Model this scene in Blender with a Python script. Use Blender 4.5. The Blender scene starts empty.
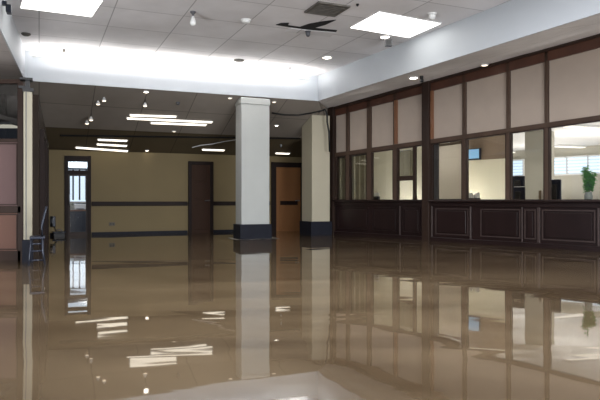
import bpy, math, random
from mathutils import Vector, Matrix
random.seed(7)
scene = bpy.context.scene
COL = scene.collection
F = 600.0          # focal length in pixels at 600x400
H = 1.0            # eye height above the water
FLOOR = -0.15      # floor under the water

# ------------------------------------------------------------------ helpers
def lin(c):
    return tuple(((v/255.0)/12.92 if v/255.0 <= .04045 else ((v/255.0+.055)/1.055)**2.4) for v in c)

def V(x, y, z=0.0): return Vector((x, y, z))

class Frame:
    """local axes: a along ux, b along uy, z up"""
    def __init__(s, o, ux, uy):
        s.o = V(*o); s.ux = V(*ux).normalized(); s.uy = V(*uy).normalized()
    def p(s, a, b, z): return s.o + s.ux*a + s.uy*b + V(0, 0, z)

class MB:
    def __init__(s): s.v = []; s.f = []
    def poly(s, pts):
        n = len(s.v); s.v += [Vector(p) for p in pts]; s.f.append(list(range(n, n+len(pts)))); return s
    def hexa(s, c):
        """8 corners: bottom 4 (ccw), top 4"""
        n = len(s.v); s.v += [Vector(p) for p in c]
        for q in ((3,2,1,0),(4,5,6,7),(0,1,5,4),(1,2,6,5),(2,3,7,6),(3,0,4,7)): s.f.append([n+i for i in q])
        return s
    def box(s, fr, a0, a1, b0, b1, z0, z1):
        z0a, z0b = z0 if isinstance(z0, tuple) else (z0, z0)
        z1a, z1b = z1 if isinstance(z1, tuple) else (z1, z1)
        return s.hexa([fr.p(a0,b0,z0a), fr.p(a1,b0,z0b), fr.p(a1,b1,z0b), fr.p(a0,b1,z0a),
                       fr.p(a0,b0,z1a), fr.p(a1,b0,z1b), fr.p(a1,b1,z1b), fr.p(a0,b1,z1a)])
    def prism(s, pts, h):
        """extrude a polygon by vector h"""
        n = len(s.v); k = len(pts); h = Vector(h)
        s.v += [Vector(p) for p in pts] + [Vector(p)+h for p in pts]
        s.f.append(list(range(n+k-1, n-1, -1))); s.f.append(list(range(n+k, n+2*k)))
        for i in range(k):
            j = (i+1) % k; s.f.append([n+i, n+j, n+k+j, n+k+i])
        return s
    def tube(s, pts, r, seg=8):
        pts = [Vector(p) for p in pts]; n = len(s.v); k = len(pts)
        for i, p in enumerate(pts):
            d = (pts[min(i+1, k-1)] - pts[max(i-1, 0)]).normalized()
            u = d.cross(V(0,0,1)); 
            if u.length < 1e-3: u = d.cross(V(1,0,0))
            u.normalize(); w = u.cross(d)
            rr = r[i] if isinstance(r, (list, tuple)) else r
            for q in range(seg):
                a = 2*math.pi*q/seg; s.v.append(p + u*math.cos(a)*rr + w*math.sin(a)*rr)
        for i in range(k-1):
            for q in range(seg):
                s.f.append([n+i*seg+q, n+i*seg+(q+1)%seg, n+(i+1)*seg+(q+1)%seg, n+(i+1)*seg+q])
        s.f.append([n+q for q in range(seg)][::-1]); s.f.append([n+(k-1)*seg+q for q in range(seg)])
        return s
    def lathe(s, c, prof, seg=20):
        """prof: (radius, z) pairs"""
        c = Vector(c); n = len(s.v); k = len(prof)
        for r, z in prof:
            for q in range(seg):
                a = 2*math.pi*q/seg; s.v.append(c + V(r*math.cos(a), r*math.sin(a), z))
        for i in range(k-1):
            for q in range(seg):
                s.f.append([n+i*seg+q, n+i*seg+(q+1)%seg, n+(i+1)*seg+(q+1)%seg, n+(i+1)*seg+q])
        s.f.append([n+q for q in range(seg)][::-1]); s.f.append([n+(k-1)*seg+q for q in range(seg)])
        return s

WM = {}
def root_matrix(o): return WM.get(o.name, Matrix.Identity(4)) if o else Matrix.Identity(4)

def obj(name, mb, mat, parent=None, bevel=0.0, smooth=False, label=None):
    """link ONE mesh object; mb holds world coordinates"""
    inv = root_matrix(parent).inverted()
    me = bpy.data.meshes.new(name)
    me.from_pydata([inv @ v for v in mb.v], [], mb.f); me.validate()
    import bmesh
    bm = bmesh.new(); bm.from_mesh(me); bmesh.ops.recalc_face_normals(bm, faces=bm.faces); bm.to_mesh(me); bm.free()
    me.materials.append(mat)
    if smooth:
        for p in me.polygons: p.use_smooth = True
    o = bpy.data.objects.new(name, me); COL.objects.link(o)
    if parent:
        o.parent = parent; WM[o.name] = root_matrix(parent)
    if bevel:
        m = o.modifiers.new('bevel', 'BEVEL'); m.width = bevel; m.segments = 2; m.limit_method = 'ANGLE'
    if label: o['label'] = label
    return o

def tag(o, label=None, cat=None, group=None, kind=None):
    if label: o['label'] = label
    if cat: o['category'] = cat
    if group: o['group'] = group
    if kind: o['kind'] = kind
    return o

def empty(name, loc, label=None, cat=None, group=None, kind=None, mat=None):
    o = bpy.data.objects.new(name, None); COL.objects.link(o)
    M = mat if mat is not None else Matrix.Translation(Vector(loc))
    o.matrix_world = M; WM[o.name] = M.copy(); o.empty_display_size = .1
    return tag(o, label, cat, group, kind)

# ------------------------------------------------------------------ materials
def new_mat(name):
    m = bpy.data.materials.new(name); m.use_nodes = True
    nt = m.node_tree; return m, nt, nt.nodes['Principled BSDF']

def mat(name, rgb, rough=.6, var=.08, scale=6.0, spec=.5, metal=0.0, bump=0.0, stretch=None):
    m, nt, b = new_mat(name)
    tc = nt.nodes.new('ShaderNodeTexCoord'); mp = nt.nodes.new('ShaderNodeMapping')
    if stretch: mp.inputs['Scale'].default_value = stretch
    nz = nt.nodes.new('ShaderNodeTexNoise'); nz.inputs['Scale'].default_value = scale; nz.inputs['Detail'].default_value = 5
    nt.links.new(tc.outputs['Object'], mp.inputs['Vector']); nt.links.new(mp.outputs['Vector'], nz.inputs['Vector'])
    rp = nt.nodes.new('ShaderNodeValToRGB'); c = lin(rgb)
    rp.color_ramp.elements[0].position = .3; rp.color_ramp.elements[1].position = .7
    rp.color_ramp.elements[0].color = (*[max(0, v*(1-var)) for v in c], 1)
    rp.color_ramp.elements[1].color = (*[min(1, v*(1+var)) for v in c], 1)
    nt.links.new(nz.outputs['Fac'], rp.inputs['Fac']); nt.links.new(rp.outputs['Color'], b.inputs['Base Color'])
    b.inputs['Roughness'].default_value = rough; b.inputs['Metallic'].default_value = metal
    b.inputs['Specular IOR Level'].default_value = spec
    if bump:
        bp = nt.nodes.new('ShaderNodeBump'); bp.inputs['Strength'].default_value = bump; bp.inputs['Distance'].default_value = .01
        nt.links.new(nz.outputs['Fac'], bp.inputs['Height']); nt.links.new(bp.outputs['Normal'], b.inputs['Normal'])
    return m

def emit(name, rgb, strength):
    m, nt, b = new_mat(name)
    b.inputs['Base Color'].default_value = (*lin(rgb), 1)
    b.inputs['Emission Color'].default_value = (*lin(rgb), 1); b.inputs['Emission Strength'].default_value = strength
    return m

def glass(name, tint=(238,236,232), refl=1.0):
    """thin pane: fresnel mix of see-through and mirror"""
    m = bpy.data.materials.new(name); m.use_nodes = True; nt = m.node_tree; nt.nodes.clear()
    out = nt.nodes.new('ShaderNodeOutputMaterial'); mx = nt.nodes.new('ShaderNodeMixShader')
    tr = nt.nodes.new('ShaderNodeBsdfTransparent'); gl = nt.nodes.new('ShaderNodeBsdfGlossy'); lw = nt.nodes.new('ShaderNodeLayerWeight'); lw.inputs['Blend'].default_value = .5
    pw = nt.nodes.new('ShaderNodeMath'); pw.operation = 'POWER'; pw.inputs[1].default_value = 5
    fr = nt.nodes.new('ShaderNodeMath'); fr.operation = 'MULTIPLY_ADD'; fr.inputs[1].default_value = .95; fr.inputs[2].default_value = .035
    nt.links.new(lw.outputs['Facing'], pw.inputs[0]); nt.links.new(pw.outputs[0], fr.inputs[0])
    tr.inputs['Color'].default_value = (*lin(tint), 1); gl.inputs['Roughness'].default_value = .01
    gl.inputs['Color'].default_value = (refl, refl, refl, 1)
    nt.links.new(fr.outputs[0], mx.inputs[0]); nt.links.new(tr.outputs[0], mx.inputs[1]); nt.links.new(gl.outputs[0], mx.inputs[2])
    nt.links.new(mx.outputs[0], out.inputs[0]); return m

def tile_mat(name, rgb, seam, tw, th, ang, rough=.8, msize=.010, var=.06):
    """flat tiles with thin seams laid out square with the hall"""
    m, nt, b = new_mat(name)
    tc = nt.nodes.new('ShaderNodeTexCoord'); mp = nt.nodes.new('ShaderNodeMapping'); mp.inputs['Rotation'].default_value = (0, 0, -ang)
    br = nt.nodes.new('ShaderNodeTexBrick'); br.offset = 0; br.squash = 1
    c = lin(rgb)
    br.inputs['Color1'].default_value = (*[v*(1-var) for v in c], 1); br.inputs['Color2'].default_value = (*[v*(1+var) for v in c], 1)
    br.inputs['Mortar'].default_value = (*lin(seam), 1); br.inputs['Scale'].default_value = 1
    br.inputs['Mortar Size'].default_value = msize; br.inputs['Mortar Smooth'].default_value = .2
    br.inputs['Brick Width'].default_value = tw; br.inputs['Row Height'].default_value = th
    nz = nt.nodes.new('ShaderNodeTexNoise'); nz.inputs['Scale'].default_value = .9; nz.inputs['Detail'].default_value = 6
    mx = nt.nodes.new('ShaderNodeMix'); mx.data_type = 'RGBA'; mx.blend_type = 'MULTIPLY'; mx.inputs['Factor'].default_value = .35
    rp = nt.nodes.new('ShaderNodeValToRGB'); rp.color_ramp.elements[0].position = .35; rp.color_ramp.elements[0].color = (.62,.6,.58,1)
    rp.color_ramp.elements[1].position = .6
    nt.links.new(tc.outputs['Object'], mp.inputs['Vector']); nt.links.new(mp.outputs['Vector'], br.inputs['Vector'])
    nt.links.new(tc.outputs['Object'], nz.inputs['Vector']); nt.links.new(nz.outputs['Fac'], rp.inputs['Fac'])
    nt.links.new(br.outputs['Color'], mx.inputs['A']); nt.links.new(rp.outputs['Color'], mx.inputs['B'])
    nt.links.new(mx.outputs['Result'], b.inputs['Base Color']); b.inputs['Roughness'].default_value = rough
    b.inputs['Specular IOR Level'].default_value = .2
    return m

ANG = math.radians(23.5)
M = {}
M['tray'] = tile_mat('tray ceiling tiles', (232,230,232), (176,174,176), 1.2, 1.2, ANG)
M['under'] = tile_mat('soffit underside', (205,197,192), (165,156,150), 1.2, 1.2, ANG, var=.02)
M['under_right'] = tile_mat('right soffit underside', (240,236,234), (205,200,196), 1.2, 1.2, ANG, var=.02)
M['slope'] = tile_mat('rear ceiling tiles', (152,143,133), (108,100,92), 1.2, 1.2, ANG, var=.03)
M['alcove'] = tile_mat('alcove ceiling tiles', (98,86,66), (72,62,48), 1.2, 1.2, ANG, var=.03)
M['soffit'] = mat('soffit white paint', (187,192,197), .55, .02, 1.5)
M['cream'] = mat('cream wall paint', (122,106,72), .7, .04, 1.2)
M['column'] = mat('column paint', (180,182,178), .6, .03, 1.5)
M['column_beige'] = mat('beige column paint', (182,174,152), .6, .03, 1.5)
M['post_paint'] = mat('post paint', (150,144,126), .65, .04, 2)
M['black_base'] = mat('blue black base', (27,29,38), .55, .15, 5, spec=.15)
M['darkwall'] = mat('dark wood wall', (44,36,30), .6, .2, 2, spec=.1)
M['wood'] = mat('dark brown timber', (50,37,31), .45, spec=.2, var=.2, scale=3, stretch=(1,1,.15))
# .2, 3, stretch=(1,1,.15))
M['mullion'] = mat('brown mullion timber', (76,60,50), .45, spec=.25, var=.18, scale=3, stretch=(1,1,.15))
M['redwood'] = mat('red brown header timber', (76,46,34), .4, .18, 3, stretch=(1,1,.3))
M['orangewood'] = mat('orange timber', (116,78,54), .45, .12, 3, stretch=(1,1,.15))  # orange timber; on the panel edge strips it paints warm light
M['panelwood'] = mat('black brown panelling', (36,25,24), .3, spec=.3, var=.22, scale=2.5, stretch=(1,1,.15))
# .22, 2.5, stretch=(1,1,.15))
M['edge'] = mat('panel edge highlight', (62,50,47), .35, .15, 5)  # lighter tone paints a highlight along stiles and mouldings
M['tan'] = mat('tan fabric panel', (170,155,142), .85, .03, 3)
M['pink'] = mat('dusty pink panel', (94,72,70), .7, .04, 2)
M['brick'] = mat('terracotta panel', (102,72,60), .7, .06, 2)
M['doorbrown'] = mat('brown door', (64,46,36), .6, spec=.12, var=.15, scale=2.5, stretch=(1,1,.2))
# .15, 2.5, stretch=(1,1,.2))
M['doororange'] = mat('orange brown door', (150,104,66), .6, spec=.15, var=.12, scale=2.5, stretch=(1,1,.2))
# .12, 2.5, stretch=(1,1,.2))
M['rail'] = mat('dark rail', (36,26,23), .5, .15, 3, spec=.12)
M['metal'] = mat('brushed metal', (170,172,176), .3, .05, 20, metal=.9)
M['steelblue'] = mat('blue grey steel', (46,50,60), .35, .1, 12, metal=.5)
M['navy'] = mat('navy plastic', (22,28,44), .35, .1, 8)
M['white'] = mat('white plastic', (226,226,224), .5, .02, 8)
M['grey'] = mat('grey plastic', (84,84,88), .5, .08, 8)
M['black'] = mat('black plastic', (16,15,15), .5, .1, 8)
M['void'] = mat('dark gap', (14,12,11), .95, .2, 8)
M['platemetal'] = mat('dull plate', (90,84,70), .6, .1, 10)
M['dirt'] = mat('grimy vent metal', (92,88,82), .7, .3, 10)
M['office_wall'] = mat('office wall paint', (184,181,168), .8, .02, 1)
M['office_cream'] = mat('office partition', (196,192,172), .8, .02, 1)
M['office_ceil'] = mat('office ceiling', (240,240,238), .8, .03, 1.5)
M['carpet'] = mat('office floor', (70,64,60), .9, .15, 12)
M['blind'] = mat('cream roller blind', (238,234,226), .8, .03, 1.5)
def translucent(m, f=.6):
    nt = m.node_tree; b = nt.nodes['Principled BSDF']; out = nt.nodes['Material Output']
    tr = nt.nodes.new('ShaderNodeBsdfTranslucent'); mx = nt.nodes.new('ShaderNodeMixShader'); mx.inputs[0].default_value = f
    src = b.inputs['Base Color'].links[0].from_socket; nt.links.new(src, tr.inputs['Color'])
    nt.links.new(b.outputs[0], mx.inputs[1]); nt.links.new(tr.outputs[0], mx.inputs[2]); nt.links.new(mx.outputs[0], out.inputs[0])
translucent(M['blind'])
M['vblind'] = mat('grey green vertical blind', (150,146,126), .8, .1, 3)
translucent(M['vblind'], .35)
M['bulkhead'] = mat('brown bulkhead', (120,104,88), .7, .06, 2)
M['cardboard'] = mat('brown carton', (120,104,84), .8, .08, 6)
M['leaf'] = mat('leaf green', (84,160,56), .45, .4, 9)
M['stem'] = mat('plant stem', (92,120,60), .6, .1, 9)
M['vase'] = mat('pale vase', (150,160,158), .2, .04, 6)
M['glass'] = glass('clear pane')
M['darkglass'] = glass('smoky pane', (176,178,178))
M['panel_light'] = emit('ceiling panel light', (255,253,248), 3.5)
M['tube_light'] = emit('fluorescent tube', (255,246,228), 2.2)
M['down_light'] = emit('downlight lens', (255,246,232), 14.0)
M['dim_lens'] = emit('small lamp lens', (255,236,210), 3.0)
M['strip_light'] = emit('cove strip', (255,252,246), 22.0)
M['office_light'] = emit('office tube', (255,252,244), 1.2)
M['sky_pane'] = emit('daylit window', (206,226,248), .42)
M['sky_bright'] = emit('bright daylit window', (206,226,248), 1.5)
M['screen'] = emit('blue screen', (120,165,205), .75)
M['slat'] = emit('glowing blind slat', (205,224,240), 1.0)  # slats emit light themselves, standing in for daylight behind them

def water_mat():
    m, nt, b = new_mat('muddy flood water'); L = nt.links
    tc = nt.nodes.new('ShaderNodeTexCoord')
    def noise(scale, detail, rot, st, dist=0.0):
        mp = nt.nodes.new('ShaderNodeMapping'); mp.inputs['Scale'].default_value = st; mp.inputs['Rotation'].default_value = (0,0,rot)
        nz = nt.nodes.new('ShaderNodeTexNoise'); nz.inputs['Scale'].default_value = scale; nz.inputs['Detail'].default_value = detail
        nz.inputs['Distortion'].default_value = dist
        L.new(tc.outputs['Object'], mp.inputs['Vector']); L.new(mp.outputs['Vector'], nz.inputs['Vector']); return nz
    mud = noise(.55, 5, .15, (.55, 1.6, 1), 1.4)
    rp = nt.nodes.new('ShaderNodeValToRGB'); e = rp.color_ramp.elements
    e[0].position = .3; e[0].color = (*lin((70,57,42)), 1); e[1].position = .72; e[1].color = (*lin((101,86,66)), 1)
    L.new(mud.outputs['Fac'], rp.inputs['Fac']); L.new(rp.outputs['Color'], b.inputs['Base Color'])
    w1 = noise(.7, 2, .2, (.5, 1.3, 1), .6); w2 = noise(2.6, 2, -.1, (.4, 1.2, 1), .4)
    ad = nt.nodes.new('ShaderNodeMath'); ad.operation = 'MULTIPLY_ADD'; ad.inputs[1].default_value = .07
    L.new(w2.outputs['Fac'], ad.inputs[0]); L.new(w1.outputs['Fac'], ad.inputs[2])
    bp = nt.nodes.new('ShaderNodeBump'); bp.inputs['Strength'].default_value = 1.0; bp.inputs['Distance'].default_value = .0055
    L.new(ad.outputs[0], bp.inputs['Height']); L.new(bp.outputs['Normal'], b.inputs['Normal'])
    b.inputs['Roughness'].default_value = .025; b.inputs['IOR'].default_value = 1.5
    return m
M['water'] = water_mat()

# ------------------------------------------------------------------ plan of the hall
RD = V(math.cos(ANG), math.sin(ANG)); DD = V(-math.sin(ANG), math.cos(ANG))
ROOM = Frame((0,0), RD, DD)
ZS, ZC = 3.67, 4.33                     # soffit underside, tray ceiling
CL, CR = V(-6.12, 13.35), V(.48, 16.1)  # tray corners (rear left, rear right)
EL = V(-1.26, 0) - CL; EL.normalize()   # left soffit edge, running towards the entrance
ER = V(3.78, -7.58).normalized()        # right soffit edge
A = V(1.014, 17.39); T = V(.640, -.768).normalized(); N = V(-.768, -.640).normalized()
RW = Frame(A, T, N)                     # teller wall: a towards the entrance, b towards the hall
BWY, BWS = 19.6, .417
BU = V(1, BWS).normalized(); BN = V(BWS, -1).normalized()
BW = Frame((0, BWY), BU, BN)            # rear wall: b towards the hall
SLM = 1.27/3.7

def rw_hit(x, n=0.0):
    k = (x-300)/F; o = A + N*n
    s = (o.y*k - o.x)/(T.x - T.y*k); return s, o.y + T.y*s
def rw_z(x, y, n=0.0): return H + (200-y)/F*rw_hit(x, n)[1]
def rw_line(p, q):
    (s0, _), (s1, _) = rw_hit(p[0]), rw_hit(q[0]); z0, z1 = rw_z(*p), rw_z(*q)
    return lambda s: z0 + (z1-z0)*(s-s0)/(s1-s0)
def S(x, n=0.0): return rw_hit(x, n)[0]
def bw_hit(x, n=0.0):
    k = (x-300)/F; o = V(0, BWY) + BN*n
    Y = (o.y - BWS*o.x)/(1-BWS*k); return (V(k*Y, Y)-V(0, BWY)).dot(BU), Y
def bw_z(x, y, n=0.0): return H + (200-y)/F*bw_hit(x, n)[1]
def on_z(x, y, z):
    Y = (z-H)*F/(200-y); return V((x-300)/F*Y, Y, z)
def on_slope(x, y):
    k = (x-300)/F; q = (200-y)/F; Y = (ZS-H + SLM*15.9)/(q + SLM*(1-BWS*k)); return V(k*Y, Y, H+q*Y)
def slope_z(X, Y): return ZS - SLM*(Y - BWS*X - 15.9)

# ------------------------------------------------------------------ floor, water, ceilings
G = Frame((0,0), (1,0), (0,1))
tag(obj('floor', MB().box(G, -16, 24, -6, 32, -.35, FLOOR), M['carpet']), kind='structure')
tag(obj('flood_water', MB().poly([V(-16,-6,0), V(24,-6,0), V(24,32,0), V(-16,32,0)]), M['water']),
    'brown muddy flood water covering the whole lobby floor', kind='structure')
LN, RN = CL + EL*16.5, CR + ER*21
mb = MB().prism([V(*CL.xy, ZC), V(*CR.xy, ZC), V(*RN.xy, ZC), V(*LN.xy, ZC)], (0,0,.1))
tag(obj('ceiling', mb, M['tray']), 'pale grey tiled ceiling of the raised tray', kind='structure')
# soffit faces (each a thin wall standing on the tray edge)
for nm, a, b, lab in (('wall_soffit_rear', CL, CR, 'white soffit face across the back of the ceiling tray'),
                      ('wall_soffit_right', CR, RN, 'white soffit face above the teller windows'),
                      ('wall_soffit_left', CL, LN, 'white soffit face along the left edge of the ceiling tray')):
    u = (b-a).normalized(); w = V(-u.y, u.x)
    if nm.endswith('left'): w = -w
    fr = Frame(a, u, w); ln = (b-a).length
    m = MB().box(fr, 0, ln, .0, .02, ZS-.012, ZC+.1)
    tag(obj(nm, m, M['soffit']), lab, kind='structure')
# lip along the bottom edge of the soffits
# undersides
J = rw_line((328,109), (600,33))
def rp_(s, n=0.0, z=None): return RW.p(s, n, J(s) if z is None else z)
mb = MB()
ss = [-.35, 3, 6, 9, 12, 15]
ee = [0, 4, 7.5, 11, 14.5, 18]
for i in range(5):
    p0, p1 = CR + ER*ee[i], CR + ER*ee[i+1]
    mb.poly([V(*p0.xy, ZS), V(*p1.xy, ZS), rp_(ss[i+1], -.1), rp_(ss[i], -.1)])
tag(obj('ceiling_right', mb, M['under_right']), 'grey soffit underside above the teller windows', kind='structure')
p = CL + EL*0
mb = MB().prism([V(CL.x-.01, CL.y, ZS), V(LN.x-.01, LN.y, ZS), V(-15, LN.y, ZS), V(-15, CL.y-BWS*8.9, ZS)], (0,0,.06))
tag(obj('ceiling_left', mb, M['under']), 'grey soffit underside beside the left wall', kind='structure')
# sloping rear ceiling between soffit edge and rear wall
def sl(X, w): Y = 15.9 + BWS*X + w; return V(X, Y, slope_z(X, Y))
WP = RW.p(-.35, -.1, 0); wW = WP.y - BWS*WP.x - 15.9
def slp(p): return V(p.x, p.y, slope_z(p.x, p.y))
W2 = sl(WP.x+.05, 3.9); MID = 2.3
crs = V(CR.x, CR.y+.012, ZS)
mb = MB().prism([sl(-14, .012), crs, slp(WP), sl(WP.x+.02, MID), sl(-14, MID)], (0,0,.08))
mb.poly([crs, V(WP.x, WP.y, ZS+.03), slp(WP)])
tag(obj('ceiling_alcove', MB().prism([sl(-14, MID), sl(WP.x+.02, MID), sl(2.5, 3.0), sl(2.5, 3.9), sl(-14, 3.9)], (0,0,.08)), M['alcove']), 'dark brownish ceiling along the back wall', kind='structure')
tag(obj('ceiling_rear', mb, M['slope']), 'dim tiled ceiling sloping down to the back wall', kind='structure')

# ------------------------------------------------------------------ rear wall with doors
a64, a91 = bw_hit(64.5)[0], bw_hit(91)[0]
zt1 = bw_z(78, 156)
mb = MB()
mb.box(BW, -14, a64, -.14, 0, FLOOR, 2.75); mb.box(BW, a91, 5, -.14, 0, FLOOR, 2.75); mb.box(BW, a64, a91, -.14, 0, zt1, 2.75)
tag(obj('wall_back', mb, M['cream']), 'beige back wall of the lobby with a dark bumper rail', kind='structure')
def bwbox(mb, x0, x1, y0, y1, b0, b1):
    """box on the rear wall between picture columns, heights read at its middle"""
    a0, a1 = bw_hit(x0)[0], bw_hit(x1)[0]; xm = (x0+x1)/2
    return mb.box(BW, a0, a1, b0, b1, bw_z(xm, y1), bw_z(xm, y0))
# baseboards and bumper rails between the doors
n = 0
for i, (x0, x1) in enumerate(((50, 64.3), (91.5, 187.5), (213, 270))):
    a0, a1 = bw_hit(x0)[0], bw_hit(x1)[0]
    nm = ('baseboard_back_left', 'baseboard_back_middle', 'baseboard_back_right')[i]
    tag(obj(nm, MB().box(BW, a0, a1, 0, .03, FLOOR, .08), M['black_base'], bevel=.006), kind='structure')
    if i:
        tag(obj('trim_%d' % i, MB().box(BW, a0, a1, 0, .045, .83, .955), M['rail'], bevel=.01),
            ('dark bumper rail on the back wall between glass door and brown door', 'dark bumper rail on the back wall right of the brown door')[i-1], kind='structure')

# door_1: narrow glazed door with transom, lit room behind
d1 = empty('door_1', BW.p(a64, 0, 0), 'dark framed glazed door with transom pane at the left end of the back wall', None, None, 'structure')
fr = MB()
bwbox(fr, 64.5, 68.2, 156, 240, -.12, .05); bwbox(fr, 87.5, 91, 156, 240, -.12, .05)
bwbox(fr, 68.2, 87.5, 156, 161.5, -.12, .05); bwbox(fr, 68.2, 87.5, 170.3, 174.5, -.12, .05)
obj('door_frame', fr, M['rail'], d1)
lf = MB()
bwbox(lf, 68.2, 70, 174.5, 240, -.06, 0); bwbox(lf, 85.8, 87.5, 174.5, 240, -.06, 0); bwbox(lf, 70, 85.8, 174.5, 176, -.06, 0); bwbox(lf, 70, 85.8, 232, 240, -.06, 0)
dl = obj('door_leaf', lf, M['wood'], d1)
obj('pane', bwbox(MB(), 70, 85.8, 176, 232, -.035, -.028), M['glass'], dl)
obj('transom_pane', bwbox(MB(), 68.2, 87.5, 161.5, 170.3, -.035, -.028), M['glass'], d1)
hd = MB(); aa, _ = bw_hit(69.2); hd.tube([BW.p(aa, .02, .85), BW.p(aa, .06, .85), BW.p(aa, .06, 1.15), BW.p(aa, .02, 1.15)], .012)
obj('handle', hd, M['metal'], dl, smooth=True)

# door_2: brown flush door
def solid_door(nm, x0, x1, ytop, mt, lab, px, fw, hx, extra=None):
    a0, a1 = bw_hit(x0)[0], bw_hit(x1)[0]; xm = (x0+x1)/2; zt = bw_z(xm, ytop)
    d = empty(nm, BW.p(a0, 0, 0), lab, None, None, 'structure')
    f = MB().box(BW, a0, a0+fw, 0, .07, FLOOR, zt); f.box(BW, a1-fw, a1, 0, .07, FLOOR, zt); f.box(BW, a0+fw, a1-fw, 0, .07, zt-fw, zt)
    obj('door_frame', f, M['rail'], d, bevel=.008)
    leaf = obj('door_leaf', MB().box(BW, a0+fw, a1-fw, .0, .03, FLOOR, zt-fw), mt, d)
    w = a1-a0-2*fw
    for z0, z1 in px:
        pm = MB(); b0 = a0+fw+.12*w; b1 = a1-fw-.12*w
        pm.box(BW, b0, b1, .03, .042, z0, z1)
        obj('door_panel', pm, mt, leaf, bevel=.012)
    hm = MB(); hx = bw_hit(hx)[0]; hm.lathe(BW.p(hx, .055, .98), [(.03,-.02),(.032,0),(.03,.02)], 12)
    hm.tube([BW.p(hx, .03, .98), BW.p(hx, .08, .98), BW.p(hx-.13*(1 if hx > (a0+a1)/2 else -1), .08, .98)], .012)
    obj('handle', hm, M['metal'], leaf, smooth=True, label='chrome lever handle')
    return d, leaf, a0, a1, zt
solid_door('door_2', 188, 213, 161.5, M['doorbrown'], 'dark brown wooden door in a dark frame on the back wall', ((.1, .85), (1.05, 1.5), (1.58, 1.98)), .1, 208.5)
d3, leaf3, a0, a1, zt = solid_door('door_3', 271, 304.5, 162.5, M['doororange'], 'orange brown wooden door between the two columns', ((.05, .82), (1.08, 1.45), (1.52, 1.98)), .16, 298)
obj('push_plate', MB().box(BW, a0+.3, a1-.26, .03, .05, .84, .97), M['rail'], leaf3, label='dark rail across the door')
# outlet cover on rear wall
def plate(x, y, lab):
    a, Y = bw_hit(x); z = bw_z(x, y)
    t = empty('wall_outlet', BW.p(a, 0, z-.06), lab, 'outlet')
    obj('cover_plate', MB().box(BW, a-.085, a+.085, 0, .012, z-.05, z+.05), M['platemetal'], t, bevel=.004)
    for q in (-.033, .033): obj('socket', MB().box(BW, a+q-.017, a+q+.017, .012, .016, z-.025, z+.025), M['black'], t)
plate(112, 224, 'small metal outlet plate low on the beige back wall under the bumper rail')
plate(221, 203, 'small outlet plate at rail height between brown door and front column')
# room behind door_1
B0 = bw_hit(50)[0]-.6; B1 = bw_hit(91)[0]+1.0
mb = MB(); mb.box(BW, B0, B0+.1, -3.2, -.14, FLOOR, 2.6); mb.box(BW, B1, B1+.1, -3.2, -.14, FLOOR, 2.6); mb.box(BW, B0, B1+.1, -3.3, -3.2, FLOOR, 2.6)
tag(obj('wall_back_room', mb, M['office_wall']), kind='structure')
tag(obj('ceiling_back_room', MB().box(BW, B0, B1+.1, -3.3, -.14, 2.6, 2.7), M['office_ceil']), kind='structure')
wn = empty('window_9', BW.p(a64, -3.1, 1), 'bright daylit window seen through the glazed back door', None, None, 'structure')
obj('pane', MB().box(BW, B0+.3, B1-.2, -3.2, -3.17, .95, 2.58), M['sky_bright'], wn)
fm = MB()
for q in range(4):
    aq = B0+.3+(B1-.5-B0)*q/3; fm.box(BW, aq-.03, aq+.03, -3.17, -3.12, .9, 2.03)
fm.box(BW, B0+.25, B1-.15, -3.17, -3.12, 2.0, 2.06)
obj('window_frame', fm, M['grey'], wn)
vb = empty('vertical_blind', BW.p(a64+.3, -2.9, 2.5), 'pale blue vertical blind strips behind the glazed back door', 'blind')
for q in range(5):
    c = a64 - .1 + q*.2
    obj('strip', MB().box(BW, c, c+.05, -2.95-.02*(q%2), -2.93-.02*(q%2), 1.0, 2.0), M['steelblue'], vb)
cb = empty('filing_cabinet', BW.p(a64+.4, -1.6, FLOOR), 'dark low cabinet with brown top behind the glazed back door', 'cabinet')
k0 = bw_hit(66, -1.3)[0]; k1 = bw_hit(90, -1.3)[0]
obj('carcass', MB().box(BW, k0, k1, -1.9, -1.3, FLOOR, .66), M['navy'], cb)
obj('cabinet_top', MB().box(BW, k0-.02, k1+.02, -1.92, -1.28, .66, .70), M['orangewood'], cb)
for q in range(3):
    dr = obj('drawer', MB().box(BW, k0+.03+q*(k1-k0)/3, k0-.03+(q+1)*(k1-k0)/3, -1.3, -1.28, -.05, .6), M['navy'], cb, bevel=.006)
    obj('drawer_pull', MB().box(BW, k0+.12+q*(k1-k0)/3, k0-.12+(q+1)*(k1-k0)/3, -1.28, -1.26, .46, .49), M['metal'], dr)
pr = empty('printer', BW.p(k0+.5, -1.6, .70), 'white printer on the cabinet behind the glazed back door', 'printer')
k2, k3 = bw_hit(74, -1.5)[0], bw_hit(86, -1.5)[0]
obj('body', MB().box(BW, k2, k3, -1.8, -1.42, .70, .88), M['white'], pr, bevel=.02)
obj('paper_tray', MB().box(BW, k2+.06, k3-.06, -1.44, -1.36, .73, .745), M['grey'], pr)
obj('scanner_lid', MB().box(BW, k2+.01, k3-.01, -1.79, -1.43, .88, .91), M['grey'], pr, bevel=.008)

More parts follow.
